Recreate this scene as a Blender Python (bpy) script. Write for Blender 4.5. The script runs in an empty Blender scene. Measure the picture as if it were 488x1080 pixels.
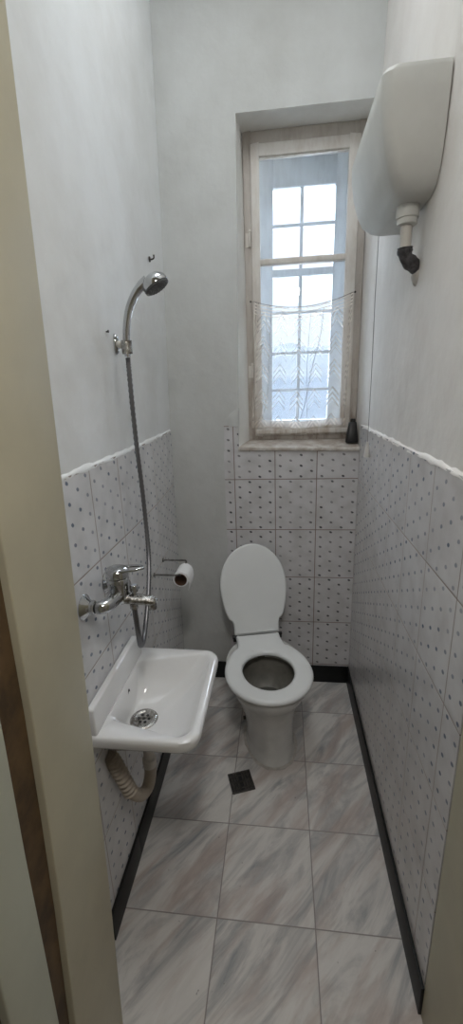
import bpy, bmesh, math, random
from mathutils import Vector, Matrix
random.seed(7)
sc = bpy.context.scene
COL = sc.collection
PI = math.pi
W = 0.881          # room width
YF = -1.31         # inner face of the door wall
ZC = 3.25          # ceiling height

# ------------------------------------------------------------------ helpers
def link(o, parent=None):
    COL.objects.link(o)
    if parent is not None: o.parent = parent
    return o

def empty(name, loc=(0, 0, 0), rotz=0, parent=None):
    o = bpy.data.objects.new(name, None)
    o.empty_display_size = 0.05
    link(o, parent); o.location = loc; o.rotation_euler = (0, 0, rotz)
    return o

def tag(o, label=None, cat=None, group=None, kind=None):
    if label: o['label'] = label
    if cat: o['category'] = cat
    if group: o['group'] = group
    if kind: o['kind'] = kind
    return o

def obj(name, bm, mat, parent=None, smooth=None, bevel=None, subsurf=0):
    bmesh.ops.remove_doubles(bm, verts=bm.verts, dist=1e-6)
    bmesh.ops.recalc_face_normals(bm, faces=bm.faces)
    me = bpy.data.meshes.new(name)
    bm.to_mesh(me); bm.free()
    o = bpy.data.objects.new(name, me)
    if mat is not None:
        for m in (mat if isinstance(mat, (list, tuple)) else [mat]): me.materials.append(m)
    link(o, parent)
    if bevel:
        b = o.modifiers.new('bevel', 'BEVEL'); b.width = bevel; b.segments = 3
        b.limit_method = 'ANGLE'; b.angle_limit = math.radians(40)
        for p in me.polygons: p.use_smooth = True
    if subsurf:
        s = o.modifiers.new('sub', 'SUBSURF'); s.levels = subsurf; s.render_levels = subsurf
    if smooth is not None:
        for p in me.polygons: p.use_smooth = True
        try: me.set_sharp_from_angle(angle=math.radians(smooth))
        except Exception: pass
    return o

def box(bm, x0, x1, y0, y1, z0, z1, f=None):
    P = [(x, y, z) for x in (x0, x1) for y in (y0, y1) for z in (z0, z1)]
    if f: P = [f(*q) for q in P]
    v = [bm.verts.new(q) for q in P]
    for a in ((0,1,3,2),(4,6,7,5),(0,4,5,1),(2,3,7,6),(0,2,6,4),(1,5,7,3)):
        bm.faces.new([v[i] for i in a])
    return v

def hexa(bm, P):
    """P: 8 corners, order x-major, y, z as in box"""
    v = [bm.verts.new(q) for q in P]
    for a in ((0,1,3,2),(4,6,7,5),(0,4,5,1),(2,3,7,6),(0,2,6,4),(1,5,7,3)):
        bm.faces.new([v[i] for i in a])

def loft(bm, rings, cap0=True, cap1=True, closed=True):
    R = [[bm.verts.new(p) for p in r] for r in rings]
    n = len(R[0])
    for a, b in zip(R, R[1:]):
        for i in range(n if closed else n - 1):
            j = (i + 1) % n
            bm.faces.new((a[i], a[j], b[j], b[i]))
    if cap0: bm.faces.new(R[0][::-1])
    if cap1: bm.faces.new(R[-1])
    return R

def smooth_path(pts, n=8):
    """Catmull-Rom through the points"""
    P = [Vector(p) for p in pts]
    P = [P[0] * 2 - P[1]] + P + [P[-1] * 2 - P[-2]]
    out = []
    for i in range(1, len(P) - 2):
        for k in range(n):
            t = k / n
            a, b, c, d = P[i-1], P[i], P[i+1], P[i+2]
            out.append(0.5 * ((2*b) + (c-a)*t + (2*a-5*b+4*c-d)*t*t + (3*b-a-3*c+d)*t**3))
    out.append(P[-2])
    return out

def tube(bm, pts, rad, seg=14, caps=True, flat=(1, 1), up=None):
    P = [Vector(p) for p in pts]
    n = len(P)
    R = rad if isinstance(rad, (list, tuple)) else [rad] * n
    T = []
    for i in range(n):
        d = P[min(i+1, n-1)] - P[max(i-1, 0)]
        T.append(d.normalized())
    u = Vector(up) if up else (Vector((0,0,1)) if abs(T[0].z) < .9 else Vector((1,0,0)))
    rings = []
    for i in range(n):
        u = (u - T[i] * u.dot(T[i])).normalized()
        w = T[i].cross(u)
        rings.append([P[i] + (u * math.cos(2*PI*k/seg) * flat[0] + w * math.sin(2*PI*k/seg) * flat[1]) * R[i] for k in range(seg)])
    loft(bm, rings, caps, caps)

def lathe(bm, prof, c=(0,0,0), axis='z', seg=32, cap0=True, cap1=True):
    rings = []
    for r, h in prof:
        ring = []
        for k in range(seg):
            a = 2*PI*k/seg
            x, y = r*math.cos(a), r*math.sin(a)
            q = {'z': (x, y, h), 'x': (h, x, y), 'y': (x, h, y)}[axis]
            ring.append((c[0]+q[0], c[1]+q[1], c[2]+q[2]))
        rings.append(ring)
    loft(bm, rings, cap0, cap1)

def lerp(a, b, t): return a + (b - a) * t
def interp(tab, x):
    if x <= tab[0][0]: return tab[0][1]
    for (a, p), (b, q) in zip(tab, tab[1:]):
        if x <= b: return lerp(p, q, (x - a) / (b - a))
    return tab[-1][1]

# ------------------------------------------------------------------ materials
def newmat(name):
    m = bpy.data.materials.new(name); m.use_nodes = True
    nt = m.node_tree
    return m, nt, nt.nodes['Principled BSDF']

def N(nt, t, **kw):
    n = nt.nodes.new(t)
    for k, v in kw.items():
        if k in n.inputs.keys(): n.inputs[k].default_value = v
        else: setattr(n, k, v)
    return n

def L(nt, a, b): nt.links.new(a, b)

def M(nt, op, a, b=None, c=None):
    n = nt.nodes.new('ShaderNodeMath'); n.operation = op
    for i, v in enumerate((a, b, c)):
        if v is None: continue
        if isinstance(v, (int, float)): n.inputs[i].default_value = v
        else: L(nt, v, n.inputs[i])
    return n.outputs[0]

def mix(nt, f, a, b):
    n = nt.nodes.new('ShaderNodeMix'); n.data_type = 'RGBA'
    for i, v in ((0, f), (6, a), (7, b)):
        if hasattr(v, 'is_output') or hasattr(v, 'links'): L(nt, v, n.inputs[i])
        elif isinstance(v, (int, float)): n.inputs[i].default_value = v
        else: n.inputs[i].default_value = (*v, 1) if len(v) == 3 else v
    return n.outputs[2]

def ramp(nt, fac, stops):
    n = nt.nodes.new('ShaderNodeValToRGB')
    cr = n.color_ramp
    while len(cr.elements) < len(stops): cr.elements.new(0.5)
    for e, (p, c) in zip(cr.elements, stops):
        e.position = p; e.color = (*c, 1) if len(c) == 3 else c
    L(nt, fac, n.inputs[0])
    return n.outputs[0]

def plain(name, col, rough=.5, metal=0, noise=0, scale=8, bump=0, bscale=60, coat=0, spec=None, dirt=None):
    m, nt, b = newmat(name)
    b.inputs['Base Color'].default_value = (*col, 1)
    b.inputs['Roughness'].default_value = rough
    b.inputs['Metallic'].default_value = metal
    if coat: b.inputs['Coat Weight'].default_value = coat; b.inputs['Coat Roughness'].default_value = .08
    if spec is not None: b.inputs['Specular IOR Level'].default_value = spec
    tc = N(nt, 'ShaderNodeTexCoord')
    if noise or dirt:
        no = N(nt, 'ShaderNodeTexNoise', Scale=scale, Detail=6.0, Roughness=.6)
        L(nt, tc.outputs['Object'], no.inputs['Vector'])
        d = dirt or tuple(c * (1 - noise) for c in col)
        c = ramp(nt, no.outputs['Fac'], [(.38, d), (.62, col)])
        L(nt, c, b.inputs['Base Color'])
    if bump:
        n2 = N(nt, 'ShaderNodeTexNoise', Scale=bscale, Detail=5.0)
        L(nt, tc.outputs['Object'], n2.inputs['Vector'])
        bp = N(nt, 'ShaderNodeBump', Strength=bump, Distance=.01)
        L(nt, n2.outputs['Fac'], bp.inputs['Height']); L(nt, bp.outputs[0], b.inputs['Normal'])
    return m

def plaster(name, col, stain, streak=.5):
    m, nt, b = newmat(name)
    tc = N(nt, 'ShaderNodeTexCoord')
    n1 = N(nt, 'ShaderNodeTexNoise', Scale=1.6, Detail=7.0, Roughness=.62)
    L(nt, tc.outputs['Object'], n1.inputs['Vector'])
    mp = N(nt, 'ShaderNodeMapping'); mp.inputs['Scale'].default_value = (5, 5, .8)
    L(nt, tc.outputs['Object'], mp.inputs[0])
    n2 = N(nt, 'ShaderNodeTexNoise', Scale=1.3, Detail=6.0, Roughness=.6)
    L(nt, mp.outputs[0], n2.inputs['Vector'])
    f1 = ramp(nt, n1.outputs['Fac'], [(.30, (1,1,1)), (.58, (0,0,0))])
    f2 = ramp(nt, n2.outputs['Fac'], [(.32, (1,1,1)), (.60, (0,0,0))])
    c = mix(nt, M(nt, 'MULTIPLY', f1, .75), col, stain)
    c = mix(nt, M(nt, 'MULTIPLY', f2, streak), c, stain)
    L(nt, c, b.inputs['Base Color'])
    b.inputs['Roughness'].default_value = .75
    b.inputs['Specular IOR Level'].default_value = .25
    n3 = N(nt, 'ShaderNodeTexNoise', Scale=9.0, Detail=8.0)
    L(nt, tc.outputs['Object'], n3.inputs['Vector'])
    bp = N(nt, 'ShaderNodeBump', Strength=.35, Distance=.02)
    L(nt, n3.outputs['Fac'], bp.inputs['Height']); L(nt, bp.outputs[0], b.inputs['Normal'])
    return m

TW, TH, ZR = .20, .261, 1.155
def wall_tile(name, axis, u0, z0, dot=(.16, .19, .25), grout=(.30, .25, .22), base=(.70, .70, .71), base2=(.60, .60, .61)):
    """speckled wall tile: grid TW x TH with a staggered lattice of small dots"""
    m, nt, b = newmat(name)
    tc = N(nt, 'ShaderNodeTexCoord')
    s = N(nt, 'ShaderNodeSeparateXYZ'); L(nt, tc.outputs['Object'], s.inputs[0])
    u = M(nt, 'DIVIDE', M(nt, 'SUBTRACT', s.outputs[axis], u0 - 20*TW), TW)
    v = M(nt, 'DIVIDE', M(nt, 'SUBTRACT', s.outputs[2], z0 - 20*TH), TH)
    fu, fv = M(nt, 'FRACT', u), M(nt, 'FRACT', v)
    # distance to the grout line in metres
    du = M(nt, 'MULTIPLY', M(nt, 'MINIMUM', fu, M(nt, 'SUBTRACT', 1, fu)), TW)
    dv = M(nt, 'MULTIPLY', M(nt, 'MINIMUM', fv, M(nt, 'SUBTRACT', 1, fv)), TH)
    d = M(nt, 'MINIMUM', du, dv)
    g = N(nt, 'ShaderNodeMapRange'); g.inputs['From Min'].default_value = .0012; g.inputs['From Max'].default_value = .0026
    g.inputs['To Min'].default_value = 1; g.inputs['To Max'].default_value = 0
    L(nt, d, g.inputs[0])
    # dots
    cu = M(nt, 'MULTIPLY', fu, 4)
    col = M(nt, 'FLOOR', cu)
    odd = M(nt, 'MULTIPLY', M(nt, 'MODULO', col, 2), .5)
    lu = M(nt, 'MULTIPLY', M(nt, 'SUBTRACT', M(nt, 'FRACT', cu), .5), TW / 4)
    cv = M(nt, 'ADD', M(nt, 'MULTIPLY', fv, 5), odd)
    lv = M(nt, 'MULTIPLY', M(nt, 'SUBTRACT', M(nt, 'FRACT', M(nt, 'ADD', cv, .25)), .5), TH / 5)
    # slightly irregular drop-shaped speck
    rr = M(nt, 'SQRT', M(nt, 'ADD', M(nt, 'POWER', M(nt, 'ABSOLUTE', M(nt, 'ADD', lu, M(nt, 'MULTIPLY', lv, .35))), 2), M(nt, 'MULTIPLY', M(nt, 'POWER', M(nt, 'ABSOLUTE', lv), 2), 1.5)))
    no = N(nt, 'ShaderNodeTexNoise', Scale=220.0, Detail=1.0); L(nt, tc.outputs['Object'], no.inputs['Vector'])
    rr = M(nt, 'ADD', rr, M(nt, 'MULTIPLY', M(nt, 'SUBTRACT', no.outputs['Fac'], .5), .003))
    dm = N(nt, 'ShaderNodeMapRange'); dm.inputs['From Min'].default_value = .0056; dm.inputs['From Max'].default_value = .0078
    dm.inputs['To Min'].default_value = 1; dm.inputs['To Max'].default_value = 0
    L(nt, rr, dm.inputs[0])
    # per-dot fade variation
    nf = N(nt, 'ShaderNodeTexNoise', Scale=6.0, Detail=3.0); L(nt, tc.outputs['Object'], nf.inputs['Vector'])
    fade = ramp(nt, nf.outputs['Fac'], [(.35, (.45,)*3), (.6, (1,)*3)])
    nb = N(nt, 'ShaderNodeTexNoise', Scale=14.0, Detail=5.0); L(nt, tc.outputs['Object'], nb.inputs['Vector'])
    c = mix(nt, ramp(nt, nb.outputs['Fac'], [(.4, (0,0,0)), (.7, (1,1,1))]), base, base2)
    c = mix(nt, M(nt, 'MULTIPLY', dm.outputs[0], fade), c, dot)
    c = mix(nt, g.outputs[0], c, grout)
    L(nt, c, b.inputs['Base Color'])
    L(nt, M(nt, 'ADD', M(nt, 'MULTIPLY', g.outputs[0], .5), .2), b.inputs['Roughness'])
    b.inputs['Specular IOR Level'].default_value = .4
    # soft pillow edge + waviness
    e = N(nt, 'ShaderNodeMapRange'); e.inputs['From Min'].default_value = .001; e.inputs['From Max'].default_value = .004
    L(nt, d, e.inputs[0])
    nw = N(nt, 'ShaderNodeTexNoise', Scale=5.0, Detail=2.0); L(nt, tc.outputs['Object'], nw.inputs['Vector'])
    h = M(nt, 'ADD', M(nt, 'MULTIPLY', e.outputs[0], .12), M(nt, 'MULTIPLY', nw.outputs['Fac'], .5))
    bp = N(nt, 'ShaderNodeBump', Strength=.35, Distance=.012); L(nt, h, bp.inputs['Height']); L(nt, bp.outputs[0], b.inputs['Normal'])
    return m

def floor_mat():
    m, nt, b = newmat('marble_floor_tile')
    FP, FX, FY = .303, .3115, -.8554
    tc = N(nt, 'ShaderNodeTexCoord')
    s = N(nt, 'ShaderNodeSeparateXYZ'); L(nt, tc.outputs['Object'], s.inputs[0])
    u = M(nt, 'DIVIDE', M(nt, 'SUBTRACT', s.outputs[0], FX - 20*FP), FP)
    v = M(nt, 'DIVIDE', M(nt, 'SUBTRACT', s.outputs[1], FY - 20*FP), FP)
    fu, fv = M(nt, 'FRACT', u), M(nt, 'FRACT', v)
    d = M(nt, 'MULTIPLY', M(nt, 'MINIMUM', M(nt, 'MINIMUM', fu, M(nt, 'SUBTRACT', 1, fu)), M(nt, 'MINIMUM', fv, M(nt, 'SUBTRACT', 1, fv))), FP)
    g = N(nt, 'ShaderNodeMapRange'); g.inputs['From Min'].default_value = .001; g.inputs['From Max'].default_value = .0024
    g.inputs['To Min'].default_value = 1; g.inputs['To Max'].default_value = 0; L(nt, d, g.inputs[0])
    # per tile offset
    cmb = N(nt, 'ShaderNodeCombineXYZ')
    L(nt, M(nt, 'MULTIPLY', M(nt, 'FLOOR', u), 3.7), cmb.inputs[0]); L(nt, M(nt, 'MULTIPLY', M(nt, 'FLOOR', v), 5.3), cmb.inputs[1])
    rot = N(nt, 'ShaderNodeMapping'); rot.inputs['Rotation'].default_value = (0, 0, math.radians(-52)); L(nt, tc.outputs['Object'], rot.inputs[0])
    sc_ = N(nt, 'ShaderNodeMapping'); sc_.inputs['Scale'].default_value = (2.8, 13, 1); L(nt, rot.outputs[0], sc_.inputs[0])
    ad = N(nt, 'ShaderNodeVectorMath', operation='ADD'); L(nt, sc_.outputs[0], ad.inputs[0]); L(nt, cmb.outputs[0], ad.inputs[1])
    n1 = N(nt, 'ShaderNodeTexNoise', Scale=1.0, Detail=6.0, Roughness=.65, Distortion=.9); L(nt, ad.outputs[0], n1.inputs['Vector'])
    ad2 = N(nt, 'ShaderNodeVectorMath', operation='ADD'); L(nt, ad.outputs[0], ad2.inputs[0]); ad2.inputs[1].default_value = (11, 7, 0)
    n2 = N(nt, 'ShaderNodeTexNoise', Scale=.8, Detail=5.0, Roughness=.6, Distortion=.4); L(nt, ad2.outputs[0], n2.inputs['Vector'])
    c = ramp(nt, n1.outputs['Fac'], [(.30, (.30, .31, .325)), (.42, (.47, .46, .45)), (.54, (.66, .635, .605)), (.70, (.74, .715, .685))])
    pk = ramp(nt, n2.outputs['Fac'], [(.50, (0, 0, 0)), (.66, (1, 1, 1))])
    c = mix(nt, M(nt, 'MULTIPLY', pk, .6), c, (.43, .33, .29))
    # small worn chips
    vo = N(nt, 'ShaderNodeTexNoise', Scale=38.0, Detail=2.0); L(nt, tc.outputs['Object'], vo.inputs['Vector'])
    chips = ramp(nt, vo.outputs['Fac'], [(.74, (0,0,0)), (.76, (1,1,1))])
    c = mix(nt, M(nt, 'MULTIPLY', chips, .7), c, (.22, .2, .19))
    c = mix(nt, g.outputs[0], c, (.30, .27, .26))
    L(nt, c, b.inputs['Base Color'])
    L(nt, M(nt, 'ADD', M(nt, 'MULTIPLY', g.outputs[0], .4), .38), b.inputs['Roughness'])
    b.inputs['Specular IOR Level'].default_value = .35
    e = N(nt, 'ShaderNodeMapRange'); e.inputs['From Min'].default_value = .001; e.inputs['From Max'].default_value = .004; L(nt, d, e.inputs[0])
    bp = N(nt, 'ShaderNodeBump', Strength=.4, Distance=.002); L(nt, e.outputs[0], bp.inputs['Height']); L(nt, bp.outputs[0], b.inputs['Normal'])
    return m

m_plaster_l = plaster('plaster_left', (.80, .82, .83), (.62, .62, .60), .12)
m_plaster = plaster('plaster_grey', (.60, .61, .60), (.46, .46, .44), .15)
m_plaster_r = plaster('plaster_right', (.80, .78, .75), (.64, .60, .56), .15)
m_ceiling = plaster('plaster_ceiling', (.72, .72, .71), (.58, .57, .55), .3)
m_reveal = plaster('plaster_reveal', (.86, .87, .85), (.62, .59, .55), .15)
m_hall = plain('hall_plaster', (.62, .58, .50), .8, noise=.1, scale=3)
m_floor = floor_mat()
m_tile_l = wall_tile('tile_left', 1, -1.0, 1.139)
m_tile_r = wall_tile('tile_right', 1, -.6205, ZR, base=(.68, .67, .67), base2=(.58, .56, .56))
m_tile_b = wall_tile('tile_back', 0, W, ZR, dot=(.09, .09, .10), base=(.66, .65, .66), base2=(.55, .54, .54), grout=(.22, .16, .14))
m_skirt = plain('skirting_black', (.012, .013, .013), .45, noise=.3, scale=20, spec=.25)
m_ceramic = plain('white_ceramic', (.80, .80, .80), .12, coat=.4, noise=.03, scale=5)
m_ceramic_t = plain('toilet_ceramic', (.62, .62, .60), .15, coat=.3, noise=.12, scale=9)
m_seat = plain('seat_plastic', (.82, .84, .84), .28, noise=.03, scale=5)
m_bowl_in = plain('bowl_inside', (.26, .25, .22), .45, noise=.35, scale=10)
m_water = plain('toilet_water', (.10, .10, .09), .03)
m_cistern = plain('cistern_plastic', (.60, .60, .57), .5, noise=.10, scale=5, spec=.3)
m_chrome = plain('chrome', (.55, .56, .57), .10, metal=1, noise=.15, scale=30, bump=.04, bscale=60)
m_chrome_dirty = plain('chrome_limescale', (.58, .58, .56), .25, metal=1, dirt=(.20, .18, .16), scale=70, bump=.3, bscale=140)
m_dark_metal = plain('worn_steel', (.23, .22, .21), .4, metal=1, noise=.5, scale=60)
m_hose = plain('hose_steel', (.22, .22, .23), .35, metal=1)
m_grey_plastic = plain('grey_nozzle', (.07, .07, .07), .5)
m_black = plain('black_plastic', (.012, .012, .013), .35)
m_pvc = plain('beige_pvc', (.46, .40, .33), .5, noise=.2, scale=14)
m_pvc_w = plain('offwhite_pvc', (.60, .57, .52), .45, noise=.15, scale=14)
m_grime = plain('tarry_joint', (.10, .095, .10), .6, dirt=(.03, .028, .03), scale=50, bump=1, bscale=60)
m_mortar = plain('mortar', (.52, .49, .45), .85, noise=.2, scale=40, bump=.6)
m_paper = plain('toilet_paper', (.84, .85, .86), .9, bump=.1, bscale=200)
m_core = plain('cardboard_core', (.12, .065, .04), .9)
m_sill = plain('sill_paint', (.62, .59, .55), .5, dirt=(.40, .34, .29), scale=20)
m_cream = plain('cream_paint', (.50, .46, .335), .42, noise=.10, scale=4, bump=.15, bscale=12)
m_cream2 = plain('cream_paint_hall', (.50, .50, .40), .5, noise=.08, scale=4)
m_brown = plain('bare_brown_wood', (.13, .075, .03), .6, noise=.55, scale=16)
m_grate = plain('drain_iron', (.075, .068, .062), .45, metal=.3, noise=.5, scale=60)
m_cord = plain('cord_string', (.30, .28, .26), .9)
m_cordgrip = plain('cord_grip_plastic', (.66, .64, .61), .5)

def wood_paint(name, col, dirt, zlo=None):
    """old painted window timber with patchy wear"""
    m, nt, b = newmat(name)
    tc = N(nt, 'ShaderNodeTexCoord')
    mp = N(nt, 'ShaderNodeMapping'); mp.inputs['Scale'].default_value = (1, 1, .25); L(nt, tc.outputs['Object'], mp.inputs[0])
    n1 = N(nt, 'ShaderNodeTexNoise', Scale=22.0, Detail=8.0, Roughness=.7); L(nt, mp.outputs[0], n1.inputs['Vector'])
    f = ramp(nt, n1.outputs['Fac'], [(.36, (1,1,1)), (.55, (0,0,0))])
    if zlo:
        s = N(nt, 'ShaderNodeSeparateXYZ'); L(nt, tc.outputs['Object'], s.inputs[0])
        k = N(nt, 'ShaderNodeMapRange'); k.inputs['From Min'].default_value = zlo[0]; k.inputs['From Max'].default_value = zlo[1]
        k.inputs['To Min'].default_value = 1.0; k.inputs['To Max'].default_value = .35; L(nt, s.outputs[2], k.inputs[0])
        f = M(nt, 'MULTIPLY', f, k.outputs[0])
    else: f = M(nt, 'MULTIPLY', f, .6)
    L(nt, mix(nt, f, col, dirt), b.inputs['Base Color'])
    b.inputs['Roughness'].default_value = .5
    bp = N(nt, 'ShaderNodeBump', Strength=.3, Distance=.004); L(nt, n1.outputs['Fac'], bp.inputs['Height']); L(nt, bp.outputs[0], b.inputs['Normal'])
    return m
m_wframe = wood_paint('window_frame_paint', (.50, .46, .42), (.27, .21, .17), (1.4, 1.9))
m_wsash = wood_paint('window_sash_paint', (.70, .67, .63), (.42, .34, .27), (1.35, 1.65))
m_wouter = wood_paint('outer_sash_paint', (.72, .75, .78), (.55, .57, .60))

def glass_mat():
    m = bpy.data.materials.new('window_glass'); m.use_nodes = True
    nt = m.node_tree; nt.nodes.clear()
    out = N(nt, 'ShaderNodeOutputMaterial')
    tr = N(nt, 'ShaderNodeBsdfTransparent'); tr.inputs[0].default_value = (.94, .97, 1, 1)
    gl = N(nt, 'ShaderNodeBsdfGlossy'); gl.inputs['Roughness'].default_value = .02
    df = N(nt, 'ShaderNodeBsdfDiffuse'); df.inputs[0].default_value = (.8, .85, .9, 1)
    mx = N(nt, 'ShaderNodeMixShader'); fr = N(nt, 'ShaderNodeFresnel', IOR=1.45)
    L(nt, fr.outputs[0], mx.inputs[0]); L(nt, tr.outputs[0], mx.inputs[1]); L(nt, gl.outputs[0], mx.inputs[2])
    m2 = N(nt, 'ShaderNodeMixShader'); tc = N(nt, 'ShaderNodeTexCoord')
    no = N(nt, 'ShaderNodeTexNoise', Scale=9.0, Detail=5.0); L(nt, tc.outputs['Object'], no.inputs['Vector'])
    f = M(nt, 'MULTIPLY', ramp(nt, no.outputs['Fac'], [(.3, (.4,)*3), (.75, (1,)*3)]), .035)
    L(nt, f, m2.inputs[0]); L(nt, mx.outputs[0], m2.inputs[1]); L(nt, df.outputs[0], m2.inputs[2])
    L(nt, m2.outputs[0], out.inputs[0])
    return m
m_glass = glass_mat()

def lace_mat():
    m = bpy.data.materials.new('lace_net'); m.use_nodes = True
    nt = m.node_tree; nt.nodes.clear()
    out = N(nt, 'ShaderNodeOutputMaterial')
    tc = N(nt, 'ShaderNodeTexCoord'); s = N(nt, 'ShaderNodeSeparateXYZ'); L(nt, tc.outputs['UV'], s.inputs[0])
    u, v = s.outputs[0], s.outputs[1]          # metres along cloth
    # stacked chevrons inside wide vertical bands
    uu = M(nt, 'FRACT', M(nt, 'DIVIDE', u, .085))
    tri = M(nt, 'ABSOLUTE', M(nt, 'SUBTRACT', uu, .5))
    ph = M(nt, 'FRACT', M(nt, 'DIVIDE', M(nt, 'ADD', v, M(nt, 'MULTIPLY', tri, .10)), .022))
    chev = M(nt, 'LESS_THAN', ph, .45)
    band = M(nt, 'LESS_THAN', tri, .36)
    grp = M(nt, 'LESS_THAN', M(nt, 'FRACT', M(nt, 'DIVIDE', M(nt, 'ADD', v, M(nt, 'MULTIPLY', tri, .10)), .105)), .62)
    pat = M(nt, 'MULTIPLY', M(nt, 'MULTIPLY', chev, band), grp)
    # hems: header strip and bottom border
    head = M(nt, 'GREATER_THAN', v, .455)
    rows = M(nt, 'LESS_THAN', M(nt, 'FRACT', M(nt, 'DIVIDE', v, .012)), .3)
    hem = M(nt, 'LESS_THAN', v, .03)
    sid = M(nt, 'GREATER_THAN', M(nt, 'ABSOLUTE', M(nt, 'SUBTRACT', u, .225)), .217)
    dens = M(nt, 'ADD', M(nt, 'ADD', M(nt, 'MULTIPLY', pat, .22), M(nt, 'MULTIPLY', M(nt, 'MULTIPLY', head, rows), .7)), M(nt, 'ADD', M(nt, 'MULTIPLY', hem, .35), M(nt, 'MULTIPLY', sid, .25)))
    dens = M(nt, 'MINIMUM', M(nt, 'ADD', dens, .13), .95)
    col = (.80, .74, .68, 1)
    tr = N(nt, 'ShaderNodeBsdfTransparent')
    df = N(nt, 'ShaderNodeBsdfDiffuse'); df.inputs[0].default_value = col
    tl = N(nt, 'ShaderNodeBsdfTranslucent'); tl.inputs[0].default_value = col
    a = N(nt, 'ShaderNodeMixShader'); a.inputs[0].default_value = .5
    L(nt, df.outputs[0], a.inputs[1]); L(nt, tl.outputs[0], a.inputs[2])
    mx = N(nt, 'ShaderNodeMixShader'); L(nt, dens, mx.inputs[0]); L(nt, tr.outputs[0], mx.inputs[1]); L(nt, a.outputs[0], mx.inputs[2])
    L(nt, mx.outputs[0], out.inputs[0])
    return m
m_lace = lace_mat()

# ------------------------------------------------------------------ room shell
def grid(bm, pts):
    V = [[bm.verts.new(p) for p in r] for r in pts]
    for a, b in zip(V, V[1:]):
        for i in range(len(a) - 1): bm.faces.new((a[i], a[i+1], b[i+1], b[i]))

def lx(y, z):
    """the old left wall bows outward towards its back end, mostly low down"""
    e = interp([(0, -.048), (1.4, -.030), (2.3, 0), (3.3, .02)], z)
    return e * interp([(-.75, 0), (-.4, .22), (0, 1)], y)
def rx(y, z):
    return W + interp([(0, 0), (2.2, 0), (3.3, .03)], z)

# floor (room + hall)
bm = bmesh.new(); box(bm, -.12, W + .12, -1.66, .0, -.06, 0)
tag(obj('floor', bm, m_floor), kind='structure')
bm = bmesh.new(); box(bm, -1.2, 2.0, -3.6, -1.66, -.06, 0)
tag(obj('floor_hall', bm, plain('hall_floor', (.40, .36, .31), .6, noise=.2, scale=5)), kind='structure')
bm = bmesh.new(); box(bm, -.2, W + .2, -1.6, .1, ZC, ZC + .08)
tag(obj('ceiling', bm, m_ceiling), kind='structure')

ys = [-1.75, -1.31, -1.0, -.75, -.6, -.5, -.4, -.3, -.2, -.1, .0]
def side_wall(name, fx, sgn, mat, zs, y_list=ys, off=0, thick=.12):
    bm = bmesh.new()
    A = [[(fx(y, z) + sgn * off, y, z) for y in y_list] for z in zs]
    B = [[(fx(y, z) - sgn * thick, y, z) for y in y_list] for z in zs]
    grid(bm, A); grid(bm, B)
    def strip(p, q):
        for i in range(len(p) - 1):
            bm.faces.new([bm.verts.new(x) for x in (p[i], p[i+1], q[i+1], q[i])])
    strip(A[0], B[0]); strip(A[-1], B[-1])
    strip([r[0] for r in A], [r[0] for r in B]); strip([r[-1] for r in A], [r[-1] for r in B])
    return bm
ZL = [-.05, .3, .7, 1.1, 1.4, 1.7, 2.0, 2.3, 2.8, ZC + .02]
wl = tag(obj('wall_left', side_wall('l', lx, 1, None, ZL, ys + [.5]), m_plaster_l, smooth=30), kind='structure')
wr = tag(obj('wall_right', side_wall('r', rx, -1, None, ZL, ys + [.14, .5]), m_plaster_r, smooth=30), kind='structure')
TOPL, TOPR = 1.403, 1.405
tl_y = [y for y in ys if y >= -1.31]
def tiling(fx, sgn, zs, yl, th=.006):
    return side_wall('t', fx, sgn, None, zs, yl, th, thick=-.0)
obj('tiling', side_wall('t', lx, 1, None, [0, .3, .7, 1.1, TOPL], [-1.31] + tl_y[1:-1] + [-.012], .006, .01), m_tile_l, wl)
obj('tiling', side_wall('t', rx, -1, None, [0, .3, .7, 1.1, TOPR], [-1.31] + tl_y[1:-1] + [-.008], .006, .01), m_tile_r, wr)
# rough plaster ledges where the wall coat meets the top of the tiles
def ledge(fx, sgn, z, y0, y1, n=46):
    bm = bmesh.new(); rings = []
    for i in range(n):
        y = lerp(y0, y1, i / (n - 1))
        x = fx(y, z); r = random.uniform(-.0025, .0025); q = random.uniform(-.004, .003)
        rings.append([(x - sgn*.004, y, z - .006 + q), (x + sgn*(.0066 + r*.3), y, z - .005 + q), (x + sgn*(.0066 + r*.5), y, z + .001 + q), (x + sgn*.002, y, z + .005 + r*2), (x - sgn*.004, y, z + .012)])
    loft(bm, rings)
    return bm
obj('plaster_ledge', ledge(lx, 1, TOPL, -1.3, -.02), m_plaster_l, wl, smooth=60)
obj('plaster_ledge', ledge(rx, -1, TOPR, -1.3, -.02), m_plaster_r, wr, smooth=60)

# back wall with the window niche (wall .5 thick)
NX0, NX1, NZ0, NZ1 = .318, W + .03, 1.300, 2.642
def nl(z): return interp([(1.3, .307), (2.642, .332)], z)   # left arris of the niche
YB = .14; YO = .47
bm = bmesh.new()
def quad(*p): bm.faces.new([bm.verts.new(q) for q in p])
XL, XR, ZT = -.2, W + .15, ZC + .05
# front face in four pieces
quad((XL, 0, -.05), (nl(1.3), 0, -.05), (nl(1.3), 0, 1.3), (XL, 0, 1.3))
quad((nl(1.3), 0, -.05), (XR, 0, -.05), (XR, 0, 1.3), (nl(1.3), 0, 1.3))
quad((XL, 0, 1.3), (nl(1.3), 0, 1.3), (nl(2.642), 0, 2.642), (XL, 0, 2.642))
quad((XL, 0, 2.642), (nl(2.642), 0, 2.642), (nl(2.642), 0, ZT), (XL, 0, ZT))
quad((nl(2.642), 0, 2.642), (XR, 0, 2.642), (XR, 0, ZT), (nl(2.642), 0, ZT))
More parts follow.
